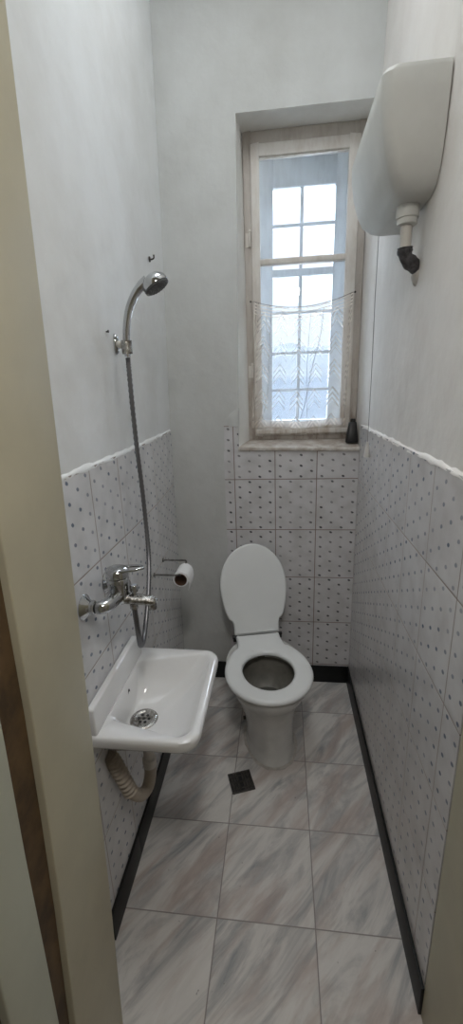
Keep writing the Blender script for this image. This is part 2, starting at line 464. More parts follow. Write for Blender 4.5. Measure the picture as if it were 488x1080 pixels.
# outer face with hole
quad((XL, YO, -.05), (.36, YO, -.05), (.36, YO, ZT), (XL, YO, ZT))
quad((.36, YO, -.05), (XR, YO, -.05), (XR, YO, 1.33), (.36, YO, 1.33))
quad((.36, YO, 2.62), (XR, YO, 2.62), (XR, YO, ZT), (.36, YO, ZT))
quad((.88, YO, 1.33), (XR, YO, 1.33), (XR, YO, 2.62), (.88, YO, 2.62))
quad((XL, 0, ZT), (XR, 0, ZT), (XR, YO, ZT), (XL, YO, ZT))
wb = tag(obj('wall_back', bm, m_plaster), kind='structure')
bm = bmesh.new()
NB0, NB1 = .348, .342      # left edge at the frame, low and high
quad((nl(1.3), 0, 1.3), (NB0, YB, 1.3), (NB1, YB, 2.645), (nl(2.642), 0, 2.642))
quad((NB0, YB, 1.3), (.36, YO, 1.3), (.36, YO, 2.645), (NB1, YB, 2.645))
quad((nl(2.642), 0, 2.642), (NB1, YB, 2.645), (XR, YB, 2.645), (XR, 0, 2.642))
quad((NB1, YB, 2.645), (.36, YO, 2.62), (XR, YO, 2.62), (XR, YB, 2.645))
quad((nl(1.3), 0, 1.30), (XR, 0, 1.30), (XR, YO, 1.30), (nl(1.3), YO, 1.30))
quad((.88, YB + .06, 1.3), (.88, YO, 1.3), (.88, YO, 2.62), (.88, YB + .06, 2.62))
obj('window_reveal', bm, m_reveal, wb)
# tiles under the window, and the narrow strip beside it
bm = bmesh.new()
box(bm, .232, W - .004, -.006, .002, .0, 1.297)
box(bm, .237, nl(1.3) - .001, -.006, .002, 1.2972, 1.418)
obj('tiling', bm, m_tile_b, wb)
# swollen plaster patch on the niche arris above the tile strip, and thick plaster lip of the niche
bm = bmesh.new()
rings = []
for i in range(13):
    t = i / 12; z = lerp(1.415, 1.50, t); w = math.sin(min(1, (1 - t) * 1.6) * PI / 2)
    x1 = nl(z)
    rings.append([(x1 - .055 * w - .004, .002, z), (x1 - .045 * w - .003, -.006 * w - .001, z), (x1 - .012, -.009 * w - .002, z), (x1, -.004, z), (x1 + .002, .004, z)])
loft(bm, rings)
obj('plaster_patch', bm, m_plaster, wb, smooth=60)
# front wall with the door opening
bm = bmesh.new()
YD = YF - .24
box(bm, -.9, .0, YD, YF - .001, -.05, ZT)
box(bm, W, W + .9, YD, YF - .001, -.05, ZT)
box(bm, .0, W, YD, YF - .001, 2.62, ZT)
tag(obj('wall_front', bm, m_plaster_l), kind='structure')
# the hall the photographer stands in
for nm, a in {'wall_hall_left': (-1.0, -.9, -3.6, YD), 'wall_hall_right': (W + .9, W + 1.0, -3.6, YD), 'wall_hall_back': (-1.0, W + 1.0, -3.7, -3.6)}.items():
    bm = bmesh.new(); box(bm, a[0], a[1], a[2], a[3], -.05, ZT); tag(obj(nm, bm, m_hall), kind='structure')
bm = bmesh.new(); box(bm, -1.0, W + 1.0, -3.7, YD, ZT - .3, ZT - .25); tag(obj('ceiling_hall', bm, m_hall), kind='structure')

# black skirting
HS = .103
bm = bmesh.new()
for (a, b_) in ((-1.243, -1.0), (-1.0, -.7), (-.7, -.4), (-.4, -.0)):
    f = lambda x, y, z: (lx(y, z) + x, y, z)
    box(bm, .0062, .0145 if a > -1.1 else .0150, a, b_, 0, HS, f)
tag(obj('baseboard_left', bm, m_skirt, bevel=.001), kind='structure')
bm = bmesh.new(); box(bm, W - .0145, W - .0062, -1.318, -.0, 0, HS)
tag(obj('baseboard_right', bm, m_skirt, bevel=.001), kind='structure')
bm = bmesh.new(); box(bm, -.04, W - .015, -.014, -.0062, 0, HS)
tag(obj('baseboard_back', bm, m_skirt, bevel=.001), kind='structure')

# ------------------------------------------------------------------ door frame
door = tag(empty('door_1', (0, YF, 0)), kind='structure')
# the old frame is out of plumb: its left post leans, further out at the foot
JX = .100
def jf(z): return interp([(0, -1.412), (.4, -1.376), (.9, -1.344), (1.55, -1.305), (2.17, -1.268), (2.7, -1.240)], z)
def j1(z): return interp([(0, -1.605), (.37, -1.572), (.74, -1.538), (1.1, -1.518), (1.28, -1.512), (2.7, -1.47)], z)
def j2(z): return interp([(0, -1.622), (.56, -1.603), (.92, -1.593), (1.16, -1.580), (2.7, -1.54)], z)
def j3(z): return interp([(0, -1.725), (.66, -1.700), (2.7, -1.64)], z)
ZD = 2.6
def post(x0f, x1f, y0, y1, name, mat, n=12, bev=.003):
    bm = bmesh.new()
    rings = []
    a = y0 if callable(y0) else (lambda z: y0); b = y1 if callable(y1) else (lambda z: y1)
    for i in range(n + 1):
        z = ZD * i / n
        rings.append([(x0f(z), a(z) - YF, z), (x1f(z), a(z) - YF, z), (x1f(z), b(z) - YF, z), (x0f(z), b(z) - YF, z)])
    loft(bm, rings)
    return obj(name, bm, mat, door, bevel=bev)
zero = lambda z: .001
post(zero, lambda z: JX, j1, jf, 'jamb', m_cream)
post(zero, lambda z: JX - .012, lambda z: j2(z) - .001, lambda z: j1(z) - .001, 'rebate', m_brown)
post(zero, lambda z: JX - .002, j3, lambda z: j2(z) - .002, 'casing', m_cream2)
post(zero, lambda z: JX - .014, lambda z: j3(z) - .08, lambda z: j3(z) - .001, 'rebate', m_brown)
post(lambda z: W - .008, lambda z: W + .0, -1.55, -1.3185, 'jamb', m_cream)
post(lambda z: W - .012, lambda z: W + .1, -1.66, -1.551, 'casing', m_cream)
bm = bmesh.new(); box(bm, 0, W, -.18, 0, ZD + .001, ZD + .02); obj('door_head', bm, m_cream, door)

# ------------------------------------------------------------------ window
win = tag(empty('window_1', (0, 0, 0)), kind='structure')
def sh(x, y, z): return (x + .013 * (z - 1.9), y, z)
def frame(x0, x1, z0, z1, y0, y1, wl_, wr_, wb_, wt_, f=None):
    bm = bmesh.new()
    box(bm, x0, x0 + wl_, y0, y1, z0, z1, f); box(bm, x1 - wr_, x1, y0, y1, z0, z1, f)
    box(bm, x0 + wl_, x1 - wr_, y0, y1, z0, z0 + wb_, f); box(bm, x0 + wl_, x1 - wr_, y0, y1, z1 - wt_, z1, f)
    return bm
obj('outer_frame', frame(.345, .879, 1.325, 2.644, YB, YB + .055, .035, .036, .03, .052), m_wframe, win, bevel=.003)
# inner sash standing a little proud of its frame
isx0, isx1, isz0, isz1 = .379, .845, 1.352, 2.594
sash = obj('inner_sash', frame(isx0, isx1, isz0, isz1, YB - .012, YB + .03, .034, .042, .062, .048, None), m_wsash, win, bevel=.004)
bm = bmesh.new(); box(bm, .412, .804, YB - .010, YB + .028, 2.128, 2.153); obj('transom_bar', bm, m_wsash, sash, bevel=.004)
bm = bmesh.new()
for a in ((.4125, .4165, 1.415, 2.545), (.799, .803, 1.415, 2.545)): box(bm, a[0], a[1], YB - .004, YB + .012, a[2], a[3])
box(bm, .4165, .799, YB - .004, YB + .012, 2.541, 2.545)
obj('glazing_bead', bm, m_wsash, sash)
for z0, z1 in ((1.412, 2.130), (2.150, 2.548)):
    bm = bmesh.new(); box(bm, .411, .805, YB + .012, YB + .015, z0, z1); obj('glass_pane', bm, m_glass, sash)
bm = bmesh.new(); box(bm, isx0 + .005, isx1 - .01, YB - .03, YB - .0125, 1.362, 1.385); obj('weather_bar', bm, m_wsash, sash, bevel=.005)
# hinges on the left of the fixed frame
for z in (2.235, 1.665):
    bm = bmesh.new()
    lathe(bm, [(.0055, -.028), (.0055, .028)], (.371, YB - .007, z), 'z', 14); lathe(bm, [(.001, .028), (.006, .031), (.005, .038), (.001, .041)], (.371, YB - .007, z), 'z', 14)
    box(bm, .352, .368, YB - .002, YB + .0, z - .028, z + .028)
    obj('hinge', bm, m_wsash, win, smooth=40)
# outer window: two leaves high, glazing bars
oy0, oy1 = .335, .375
ox0, ox1 = .463, .763
outer = obj('outer_sash', frame(ox0 - .075, ox1 + .09, 1.33, 2.62, oy0, oy1, .075, .09, .082, .118, sh), m_wouter, win, bevel=.003)
bm = bmesh.new(); box(bm, ox0, ox1, oy0 - .01, oy1, 2.118, 2.150, sh); obj('transom_bar', bm, m_wouter, outer, bevel=.003)
bm = bmesh.new(); box(bm, .597, .613, oy0 + .004, oy1 - .01, 1.412, 2.502, sh); obj('glazing_bar', bm, m_wouter, outer)
for z in (2.344, 1.953, 1.757, 1.571):
    bm = bmesh.new(); box(bm, ox0, ox1, oy0 + .006, oy1 - .012, z - .007, z + .007, sh); obj('glazing_bar', bm, m_wouter, outer)
bm = bmesh.new(); box(bm, ox0 - .002, ox1 + .002, oy0 + .016, oy0 + .019, 1.41, 2.504, sh); obj('glass_pane', bm, m_glass, outer)
# sill board, sloping slightly to the room
bm = bmesh.new()
hexa(bm, [(.303, -.014, 1.298), (.303, -.014, 1.316), (.350, YB + .01, 1.298), (.350, YB + .01, 1.334),
          (W - .002, -.014, 1.286), (W - .002, -.014, 1.303), (W - .002, YB + .01, 1.298), (W - .002, YB + .01, 1.330)])
obj('window_sill', bm, m_sill, win, bevel=.004)

# ------------------------------------------------------------------ lace curtain on its string
CX0, CX1, CY = .392, .832, YB - .045
def string_z(x):
    t = (x - .372) / (.842 - .372)
    return lerp(1.975, 1.990, t) - .046 * 4 * t * (1 - t)
bm = bmesh.new(); uvl = bm.loops.layers.uv.new('UVMap')
nu, nv = 90, 44
def cpt(i, j):
    t, s = i / nu, j / nv
    xt = lerp(CX0, CX1, t)
    xb = lerp(.366, .818, t)
    zt = string_z(xt) - .002; zb = 1.395 + .006 * math.sin(9 * t)
    x = lerp(xt, xb, s) ; z = lerp(zt + .004, zb, s)
    y = CY + .009 * math.sin(t * 41 + .8 * math.sin(5 * s)) * (1 - .35 * s) + .006 * math.sin(t * 17 + 2 * s)
    if z < zt and s < .1: y += .003 * math.sin(t * 150)
    return (x, y, z)
V = [[bm.verts.new(cpt(i, j)) for i in range(nu + 1)] for j in range(nv + 1)]
for j in range(nv):
    for i in range(nu):
        f = bm.faces.new((V[j][i], V[j][i+1], V[j+1][i+1], V[j+1][i]))
        for l, (a, b_) in zip(f.loops, ((i, j), (i+1, j), (i+1, j+1), (i, j+1))):
            l[uvl].uv = (a / nu * .45, (1 - b_ / nv) * .5)
        f.smooth = True
me = bpy.data.meshes.new('lace_curtain'); bm.to_mesh(me); bm.free(); me.materials.append(m_lace)
cur = link(bpy.data.objects.new('lace_curtain', me))
tag(cur, 'cream lace half curtain with zigzag pattern covering the lower window', 'curtain')
m_thread = plain('loose_thread', (.25, .24, .24), .9)
def cloth_thread(pts, r=.0011):
    P = []
    for t, s in smooth_path([(a, b, 0) for a, b in pts], 6) and [(q.x, q.y) for q in smooth_path([(a, b, 0) for a, b in pts], 6)]:
        x, y, z = cpt(t * nu, s * nv); P.append((x, y - .0035, z))
    bm = bmesh.new(); tube(bm, P, r, 6); return bm
obj('gathering_thread', cloth_thread([(.71, .04), (.69, .25), (.62, .5), (.56, .8), (.50, .97)]), m_thread, cur)
obj('gathering_thread', cloth_thread([(.58, .06), (.57, .3), (.57, .6), (.60, .97)], .0008), m_thread, cur)
obj('gathering_thread', cloth_thread([(.17, .05), (.165, .4), (.16, .7), (.11, .95)]), m_thread, cur)
hp = [(x, CY - .012, string_z(x)) for x in [lerp(.372, .842, i / 30) for i in range(31)]]
hp[0] = (.372, YB - .022, 1.975); hp[-1] = (.842, YB - .022, 1.990)
bm = bmesh.new(); tube(bm, hp, .0014, 6)
st = obj('curtain_string', bm, plain('grey_string', (.22, .20, .19), .9)); tag(st, 'thin string sagging between two nails, holding up the lace curtain', 'string')
for k, (x, z, lb) in enumerate(((.370, 1.975, 'small dark nail at the left end of the curtain string'), (.844, 1.990, 'small dark nail at the right end of the curtain string'))):
    bm = bmesh.new(); tube(bm, [(x, YB - .008, z), (x, YB - .026, z)], .0018, 8); lathe(bm, [(.0045, -.029), (.0045, -.026)], (x, YB, z), 'y', 12)
    tag(obj('nail', bm, m_grate), lb, 'nail', 'nails holding the curtain string')

# dark tapered container on the sill
bm = bmesh.new()
def rr(cx, cy, hx, hy, z, r=.3, n=24, rz=0):
    out = []
    for k in range(n):
        a = 2*PI*k/n; c, s = math.cos(a), math.sin(a)
        e = r
        x = hx * math.copysign(abs(c)**e, c); y = hy * math.copysign(abs(s)**e, s)
        out.append((cx + x*math.cos(rz) - y*math.sin(rz), cy + x*math.sin(rz) + y*math.cos(rz), z))
    return out
loft(bm, [rr(.848, .060, .028, .026, 1.3205, .4), rr(.848, .060, .029, .027, 1.327, .4), rr(.850, .063, .025, .022, 1.36, .45), rr(.851, .066, .018, .016, 1.412, .5), rr(.852, .066, .015, .013, 1.416, .5)])
bot = obj('container', bm, m_black, smooth=50); tag(bot, 'small black tapered plastic container in the right corner of the window sill', 'container')
bm = bmesh.new(); lathe(bm, [(.012, 1.4165), (.012, 1.428), (.009, 1.431)], (.852, .066, 0), 'z', 18); obj('cap', bm, m_black, bot, smooth=40)

# ------------------------------------------------------------------ cistern
cis = empty('toilet_cistern', (W, -.62, 2.03)); tag(cis, 'yellowed white plastic cistern mounted high on the right wall near the window', 'cistern')
def C3(x, y, z): return (x - W, y + .62, z - 2.03)
def cis_ring(z, xf, y0, y1, r):
    xb = W - .0015; pts = []
    n = 8
    pts.append(C3(xb, y0, z))
    for k in range(n + 1):
        a = PI/2 * k / n
        pts.append(C3(xf + r - r*math.sin(a), y0 + r - r*math.cos(a), z))
    for k in range(n + 1):
        a = PI/2 * k / n
        pts.append(C3(xf + r - r*math.cos(a), y1 - r + r*math.sin(a), z))
    pts.append(C3(xb, y1, z))
    return pts
bm = bmesh.new()
rings = [cis_ring(2.026, .812, -.790, -.54, .022), cis_ring(2.030, .797, -.808, -.505, .028), cis_ring(2.040, .786, -.828, -.480, .032),
         cis_ring(2.065, .768, -.846, -.448, .028), cis_ring(2.10, .755, -.856, -.432, .028), cis_ring(2.15, .744, -.864, -.415, .028), cis_ring(2.205, .736, -.870, -.408, .028),
         cis_ring(2.245, .735, -.872, -.406, .028), cis_ring(2.256, .741, -.868, -.390, .034), cis_ring(2.262, .755, -.855, -.405, .03)]
loft(bm, rings)
obj('tank_body', bm, m_cistern, cis, smooth=35)
bm = bmesh.new(); lathe(bm, [(.026, 0), (.028, -.002), (.028, -.030), (.025, -.032), (.025, -.044), (.020, -.047)], C3(.838, -.745, 2.028), 'z', 28)
obj('outlet_nut', bm, m_cistern, cis, smooth=40)
bm = bmesh.new()
tube(bm, [C3(.838, -.745, 1.99), C3(.838, -.745, 1.925)], .0145, 20); obj('flush_pipe', bm, m_pvc_w, cis, smooth=60)
bm = bmesh.new()
pp = smooth_path([C3(.838, -.745, 1.931), C3(.839, -.744, 1.920), C3(.845, -.739, 1.908), C3(.860, -.729, 1.898), C3(.884, -.712, 1.888)], 4)
tube(bm, pp, [.0155 + .0045 * random.random() for _ in pp], 18); obj('pipe_elbow', bm, m_grime, cis, smooth=60)
bm = bmesh.new()
lathe(bm, [(.026, 0), (.022, -.006), (.012, -.012), (.004, -.015)], C3(.8835, -.712, 1.868), 'x', 20); obj('mortar_patch', bm, m_mortar, cis, smooth=60)
bm = bmesh.new()
tube(bm, [C3(.850, -.392, 2.17), C3(.853, -.33, 2.185), C3(.862, -.262, 2.16)], .0045, 10); obj('flush_lever', bm, m_cistern, cis, smooth=60)
# pull cord with its grip, hung from the lever
pc = empty('pull_cord', (.862, -.262, 1.30)); tag(pc, 'thin pull cord with a pale conical grip hanging beside the window', 'pull cord')
bm = bmesh.new(); tube(bm, [(0, 0, .054), (.0015, 0, .3), (-.001, 0, .6), (0, 0, .862)], .0013, 8); obj('cord', bm, m_cord, pc)
bm = bmesh.new(); lathe(bm, [(.0045, .062), (.0055, .056), (.009, .03), (.0125, .004), (.0125, 0), (.010, -.001)], (0, 0, 0), 'z', 20); obj('grip', bm, m_cordgrip, pc, smooth=45)

# ------------------------------------------------------------------ wash basin
SZ = .722
sink = empty('wash_basin', (0, -1.005, SZ)); tag(sink, 'small white ceramic wash basin fixed to the tiled left wall', 'wash basin')
SY = -1.005; HW = .205; SXF = .300
def S3(x, y, z): return (x, y, z)
NS = 72
def basin_ring(x0, x1, wb_, wf, rf, rb, z, cy=0):
    """closed outline sampled in a fixed way: wall-side width wb_, front width wf (half widths)"""
    P = []
    def arc(cx, cy_, r, a0, a1, n):
        for k in range(n):
            a = lerp(a0, a1, k / (n - 1)); P.append((cx + r*math.cos(a), cy_ + r*math.sin(a), z))
    n = NS // 4
    arc(x1 - rf, cy + wf - rf, rf, 0, PI/2, n)
    arc(x0 + rb, cy + wb_ - rb, rb, PI/2, PI, n)
    arc(x0 + rb, cy - wb_ + rb, rb, PI, 3*PI/2, n)
    arc(x1 - rf, cy - wf + rf, rf, 3*PI/2, 2*PI, n)
    return P
bm = bmesh.new()
rings = [
    basin_ring(.010, .150, .09, .08, .05, .03, -.150),
    basin_ring(.008, .200, .13, .12, .06, .03, -.115),
    basin_ring(.008, .255, .17, .165, .06, .02, -.065),
    basin_ring(.008, .283, .192, .190, .05, .01, -.042),
    basin_ring(.008, .292, .198, .198, .05, .01, -.038),
    basin_ring(.008, .2985, .2035, .2035, .052, .01, -.030),
    basin_ring(.008, .301, .2055, .2055, .052, .01, -.012),
    basin_ring(.008, .298, .2045, .2040, .050, .01, -.002),
    basin_ring(.008, .291, .201, .1975, .046, .01, .002),
    basin_ring(.033, .278, .140, .184, .040, .02, .000),
    basin_ring(.036, .273, .134, .178, .040, .025, -.006),
    basin_ring(.039, .262, .126, .166, .042, .03, -.022),
    basin_ring(.042, .235, .112, .142, .045, .035, -.055),
    basin_ring(.043, .190, .088, .105, .045, .035, -.088, -.004),
    basin_ring(.045, .145, .060, .063, .04, .03, -.105, -.012),
    basin_ring(.050, .126, .038, .038, .036, .034, -.109, -.012),
]
loft(bm, rings)
basin = obj('basin', bm, m_ceramic, sink, smooth=50)
bm = bmesh.new(); hexa(bm, [(.008, -.200, 0), (.008, -.197, .082), (.008, .178, 0), (.008, .152, .082), (.031, -.200, 0), (.029, -.197, .082), (.033, .178, 0), (.029, .152, .082)])
obj('splashback', bm, m_ceramic, sink, bevel=.006)
# overflow hole
bm = bmesh.new(); rings = []
for r, d in ((.0001, .0005), (.006, .0005), (.0085, .0012), (.0085, .0)):
    rings.append([(.0392 + d + .1*0, .012 + r*.75*math.cos(a), -.030 + r*1.3*math.sin(a)) for a in [2*PI*k/20 for k in range(20)]])
loft(bm, rings, False, False); obj('overflow_hole', bm, plain('dark_hole', (.02, .02, .02), .7), sink)
# drain strainer
dr = empty('drain', (.088, -.012, -.108), parent=sink); dr.scale = (1.5, 1.5, 1.2)
bm = bmesh.new()
prof = [(.017, .0020), (.019, .0042), (.022, .0052), (.0265, .0040), (.029, .0010), (.028, -.001)]
lathe(bm, prof, (0, 0, 0), 'z', 36, False, False)
obj('drain_ring', bm, m_chrome_dirty, dr, smooth=50)
bm = bmesh.new(); lathe(bm, [(.0001, .0022), (.0182, .0022), (.0182, .001)], (0, 0, 0), 'z', 30, True, False); obj('strainer', bm, m_chrome_dirty, dr)
bm = bmesh.new()
for k in range(7):
    a = k * PI / 3; rr_ = 0 if k == 6 else .0108
    lathe(bm, [(.0032, .0026), (.0001, .0026)], (rr_*math.cos(a), rr_*math.sin(a), 0), 'z', 12, False, True)
obj('strainer_holes', bm, m_black, dr)
# trap: tailpiece, bend, corrugated pipe into the wall
bm = bmesh.new()
tube(bm, [(.086, 0, -.14), (.086, 0, -.30)], .0165, 20); lathe(bm, [(.018, -.14), (.026, -.145), (.026, -.175), (.018, -.18)], (.086, 0, 0), 'z', 24)
lathe(bm, [(.017, -.268), (.022, -.272), (.022, -.300), (.018, -.304)], (.086, 0, 0), 'z', 24)
obj('tailpiece', bm, m_pvc_w, sink, smooth=45)
bend = smooth_path([(.086, .0, -.29), (.086, -.003, -.330), (.080, -.022, -.366), (.069, -.050, -.368), (.059, -.073, -.340), (.050, -.086, -.315)], 6)
bm = bmesh.new(); tube(bm, bend, .0195, 22); obj('trap_bend', bm, m_pvc, sink, smooth=60)
cp = smooth_path([(.050, -.086, -.317), (.040, -.096, -.265), (.028, -.104, -.21), (.016, -.108, -.17), (.002, -.11, -.15)], 26)
bm = bmesh.new(); tube(bm, cp, [.0190 + .0045 * math.sin(i * .75) for i in range(len(cp))], 22); obj('corrugated_pipe', bm, m_pvc, sink, smooth=70)

# ------------------------------------------------------------------ wall mixer tap
mix_ = empty('mixer_tap', (0, -1.055, 1.062)); tag(mix_, 'chrome wall mixer tap with lever above the wash basin', 'tap')
def hexring(r, x, cy, cz):
    return [(x, cy + r*math.cos(PI/3*k + .2), cz + r*math.sin(PI/3*k + .2)) for k in range(6)]
for s in (-1, 1):
    cy = s * .075
    bm = bmesh.new(); lathe(bm, [(.033, .0065), (.034, .009), (.030, .013), (.022, .020), (.017, .026)], (0, cy, 0), 'x', 30)
    obj('wall_flange', bm, m_chrome, mix_, smooth=50)
    bm = bmesh.new(); loft(bm, [hexring(.0175, .024, cy, 0), hexring(.0185, .027, cy, 0), hexring(.0185, .036, cy, 0), hexring(.0165, .038, cy, 0)])
    tube(bm, [(.038, cy, 0), (.044, cy, 0)], .0125, 18)
    obj('union_nut', bm, m_chrome, mix_)
    bm = bmesh.new(); tube(bm, [(.0385, cy, 0), (.0435, cy, 0)], .0155, 18); obj('rubber_washer', bm, m_black, mix_)
    bm = bmesh.new(); ap = smooth_path([(.043, cy, 0), (.056, cy * .98, .0), (.066, cy * .80, .001), (.072, cy * .45, .003), (.076, cy * .1, .004)], 5)
    tube(bm, ap, [lerp(.0165, .0205, i / (len(ap) - 1)) for i in range(len(ap))], 20); obj('body_arm', bm, m_chrome, mix_, smooth=60)
bm = bmesh.new(); lathe(bm, [(.021, -.024), (.027, -.019), (.0285, -.005), (.0285, .03), (.030, .034), (.030, .047), (.027, .050)], (.074, 0, .002), 'z', 32)
obj('cartridge_body', bm, m_chrome, mix_, smooth=45)
# lever: domed cap + looped handle
bm = bmesh.new(); lathe(bm, [(.027, .053), (.0315, .055), (.032, .066), (.029, .076), (.018, .081), (.002, .0825)], (.074, 0, 0), 'z', 32)
lev = obj('lever', bm, m_chrome, mix_, smooth=50)
bm = bmesh.new()
loop = smooth_path([(.082, .020, .074), (.105, .018, .076), (.132, .014, .079), (.148, .0, .080), (.132, -.014, .079), (.105, -.018, .076), (.082, -.020, .074)], 6)
tube(bm, loop, .0040, 12); obj('lever_loop', bm, m_chrome, lev, smooth=60)
# spout
bm = bmesh.new()
sp = [(.085, 0, -.008), (.100, 0, -.011), (.130, 0, -.014), (.155, 0, -.016), (.165, 0, -.018), (.172, 0, -.022)]
tube(bm, sp, [.019, .0175, .016, .0155, .015, .011], 20, flat=(.85, 1.15)); obj('spout', bm, m_chrome_dirty, mix_, smooth=60)
bm = bmesh.new(); lathe(bm, [(.0115, 0), (.0125, -.003), (.0125, -.020), (.0105, -.022)], (.163, 0, -.020), 'z', 20); obj('aerator', bm, m_chrome_dirty, mix_, smooth=45)
bm = bmesh.new(); lathe(bm, [(.006, -.004), (.006, .010), (.0105, .011), (.0115, .014), (.0115, .026), (.009, .029)], (.117, 0, 0), 'z', 20); obj('diverter_knob', bm, m_chrome, mix_, smooth=45)
bm = bmesh.new(); lathe(bm, [(.011, -.020), (.012, -.030), (.0115, -.040), (.009, -.042)], (.112, 0, 0), 'z', 20); obj('hose_outlet', bm, m_chrome_dirty, mix_, smooth=45)

# ------------------------------------------------------------------ shower hose, bracket, hand shower
def spiral_tube(pts, r, amp, sub):
    P = smooth_path(pts, sub)
    bm = bmesh.new(); tube(bm, P, [r + (amp if i % 2 else -amp) for i in range(len(P))], 12)
    return bm
hosepts = [(.112, -1.055, 1.021), (.113, -1.053, .97), (.112, -1.045, .92), (.105, -1.02, .880), (.098, -.975, .870), (.094, -.935, .895),
           (.090, -.885, .945), (.085, -.845, .990), (.078, -.805, 1.04), (.071, -.775, 1.10), (.062, -.75, 1.19), (.056, -.738, 1.30), (.049, -.730, 1.42), (.047, -.728, 1.55), (.047, -.727, 1.66), (.047, -.727, 1.692)]
hose = obj('shower_hose', spiral_tube(hosepts, .0072, .0008, 14), m_hose, smooth=70)
tag(hose, 'long metal shower hose looping from the tap up to the hand shower', 'hose')
br = empty('shower_bracket', (0, -.70, 1.735)); tag(br, 'small wall bracket on the left wall holding the hand shower', 'bracket')
bm = bmesh.new(); rings = []
for d, k in ((.0005, 1), (.006, 1), (.011, .8), (.013, .5)):
    rings.append([(d, .013*k*math.cos(a), .030*k*math.sin(a)) for a in [2*PI*i/28 for i in range(28)]])
loft(bm, rings); obj('back_plate', bm, m_chrome, br, smooth=50)
bm = bmesh.new(); tube(bm, [(.010, 0, 0), (.024, -.010, -.004), (.034, -.020, -.006)], .011, 16); obj('bracket_arm', bm, m_pvc_w, br, smooth=60)
bm = bmesh.new(); lathe(bm, [(.0125, -.022), (.0155, -.022), (.0165, .016), (.0135, .016)], (.047, -.027, -.010), 'z', 24, False, False)
hv = obj('holder_ring', bm, m_chrome_dirty, br, smooth=50)
hsh = empty('hand_shower', (.047, -.727, 1.70)); tag(hsh, 'curved chrome hand shower hanging in its bracket on the left wall', 'hand shower')
bm = bmesh.new()
hpth = smooth_path([(0, 0, -.006), (.000, 0, .020), (.004, 0, .070), (.016, 0, .120), (.036, .002, .160), (.058, .004, .186), (.080, .006, .200)], 8)
n = len(hpth)
tube(bm, hpth, [interp([(0, .0085), (.12, .010), (.5, .0115), (.8, .013), (1, .017)], i / (n-1)) for i in range(n)], 20)
obj('handle', bm, m_chrome, hsh, smooth=70)
# head: shallow dome facing down and outwards
hd = empty('shower_head', (.098, .007, .196), parent=hsh); hd.rotation_euler = (math.radians(0), math.radians(-30), 0); hd.scale = (1.1, 1.1, 1.1)
bm = bmesh.new(); lathe(bm, [(.001, .020), (.012, .019), (.024, .014), (.0335, .004), (.036, -.005), (.0355, -.012)], (0, 0, 0), 'z', 32, True, True); obj('dome', bm, m_chrome, hd, smooth=50)
bm = bmesh.new(); lathe(bm, [(.0345, -.0122), (.0345, -.0165), (.030, -.0185), (.001, -.0185)], (0, 0, 0), 'z', 32, False, True)
for r_, k_ in ((.009, 6), (.018, 12), (.026, 18)):
    for i in range(k_):
        a = 2*PI*i/k_; lathe(bm, [(.0014, -.0184), (.001, -.0205)], (r_*math.cos(a), r_*math.sin(a), 0), 'z', 6)
obj('spray_face', bm, m_grey_plastic, hd, smooth=40)

# small hook and screw in the left wall
bm = bmesh.new(); yy, zz = -.235, 2.087
tube(bm, smooth_path([(.0, yy, zz), (.010, yy, zz - .001), (.018, yy, zz + .003), (.019, yy, zz + .014)], 5), .003, 8); lathe(bm, [(.011, .0), (.009, .004), (.004, .005)], (.0, yy, zz), 'x', 9)
tag(obj('wall_hook', bm, m_grate, smooth=60), 'small dark hook in the plaster above the hand shower', 'hook')
bm = bmesh.new(); tube(bm, [(-.002, -.76, 1.764), (.006, -.76, 1.7645)], .0022, 8); lathe(bm, [(.0045, .006), (.004, .008)], (0, -.76, 1.765), 'x', 12)
tag(obj('screw', bm, m_grate, smooth=60), 'small dark screw in the plaster left of the shower bracket', 'screw')

# ------------------------------------------------------------------ toilet paper holder and roll
tph = empty('toilet_paper_holder', (-.004, -.465, .880)); tag(tph, 'thin bent steel rods on the tiled left wall holding toilet paper', 'toilet paper holder')
for s, zz in ((-1, 0), (1, .004)):
    y0 = s * .072
    bm = bmesh.new(); tube(bm, smooth_path([(.004, y0, zz), (.05, y0, zz), (.095, y0, zz), (.104, y0 - s*.002, zz), (.109, y0 - s*.010, zz - .002), (.108, y0 - s*.016, zz - .008), (.108, y0 - s*.030, zz - .012)], 5), .004, 10)
    lathe(bm, [(.0095, .0035), (.009, .008), (.004, .009)], (0, y0, zz), 'x', 14); obj('rod', bm, m_dark_metal, tph, smooth=60)
tpr = empty('toilet_paper_roll', (.104, -.466, .849)); tag(tpr, 'nearly used up white toilet paper roll on the bent steel holder', 'toilet paper')
bm = bmesh.new()
A = [2*PI*k/32 for k in range(32)]
def yring(r, y, fx=1): return [(r*math.cos(a), y, r*math.sin(a)) for a in A]
loft(bm, [yring(.0255, -.047), yring(.0325, -.046), yring(.0325, .046), yring(.0255, .047)], False, False)
# hanging sheet
sh_pts = [(.033*math.cos(a), .033*math.sin(a)) for a in [math.radians(q) for q in (100, 70, 40, 10)]] + [(.0335, -.018), (.031, -.036), (.027, -.050)]
V0 = [[bm.verts.new((x*1.02 + e, y, z*1.02)) for (x, z) in sh_pts] for y, e in ((-.0455, 0), (.0455, 0))]
for i in range(len(sh_pts) - 1): bm.faces.new((V0[0][i], V0[0][i+1], V0[1][i+1], V0[1][i]))
obj('paper', bm, m_paper, tpr, smooth=50)
bm = bmesh.new(); loft(bm, [yring(.0253, -.050), yring(.0235, -.050), yring(.0235, .050), yring(.0253, .050)], False, False); loft(bm, [yring(.0253, -.050), yring(.0253, .050)], False, False)
obj('cardboard_core', bm, m_core, tpr, smooth=50)

# ------------------------------------------------------------------ toilet
TA = math.radians(13)
toi = empty('toilet', (.392, -.208, 0), TA); tag(toi, 'white floor-standing toilet with raised lid against the tiled back wall', 'toilet')
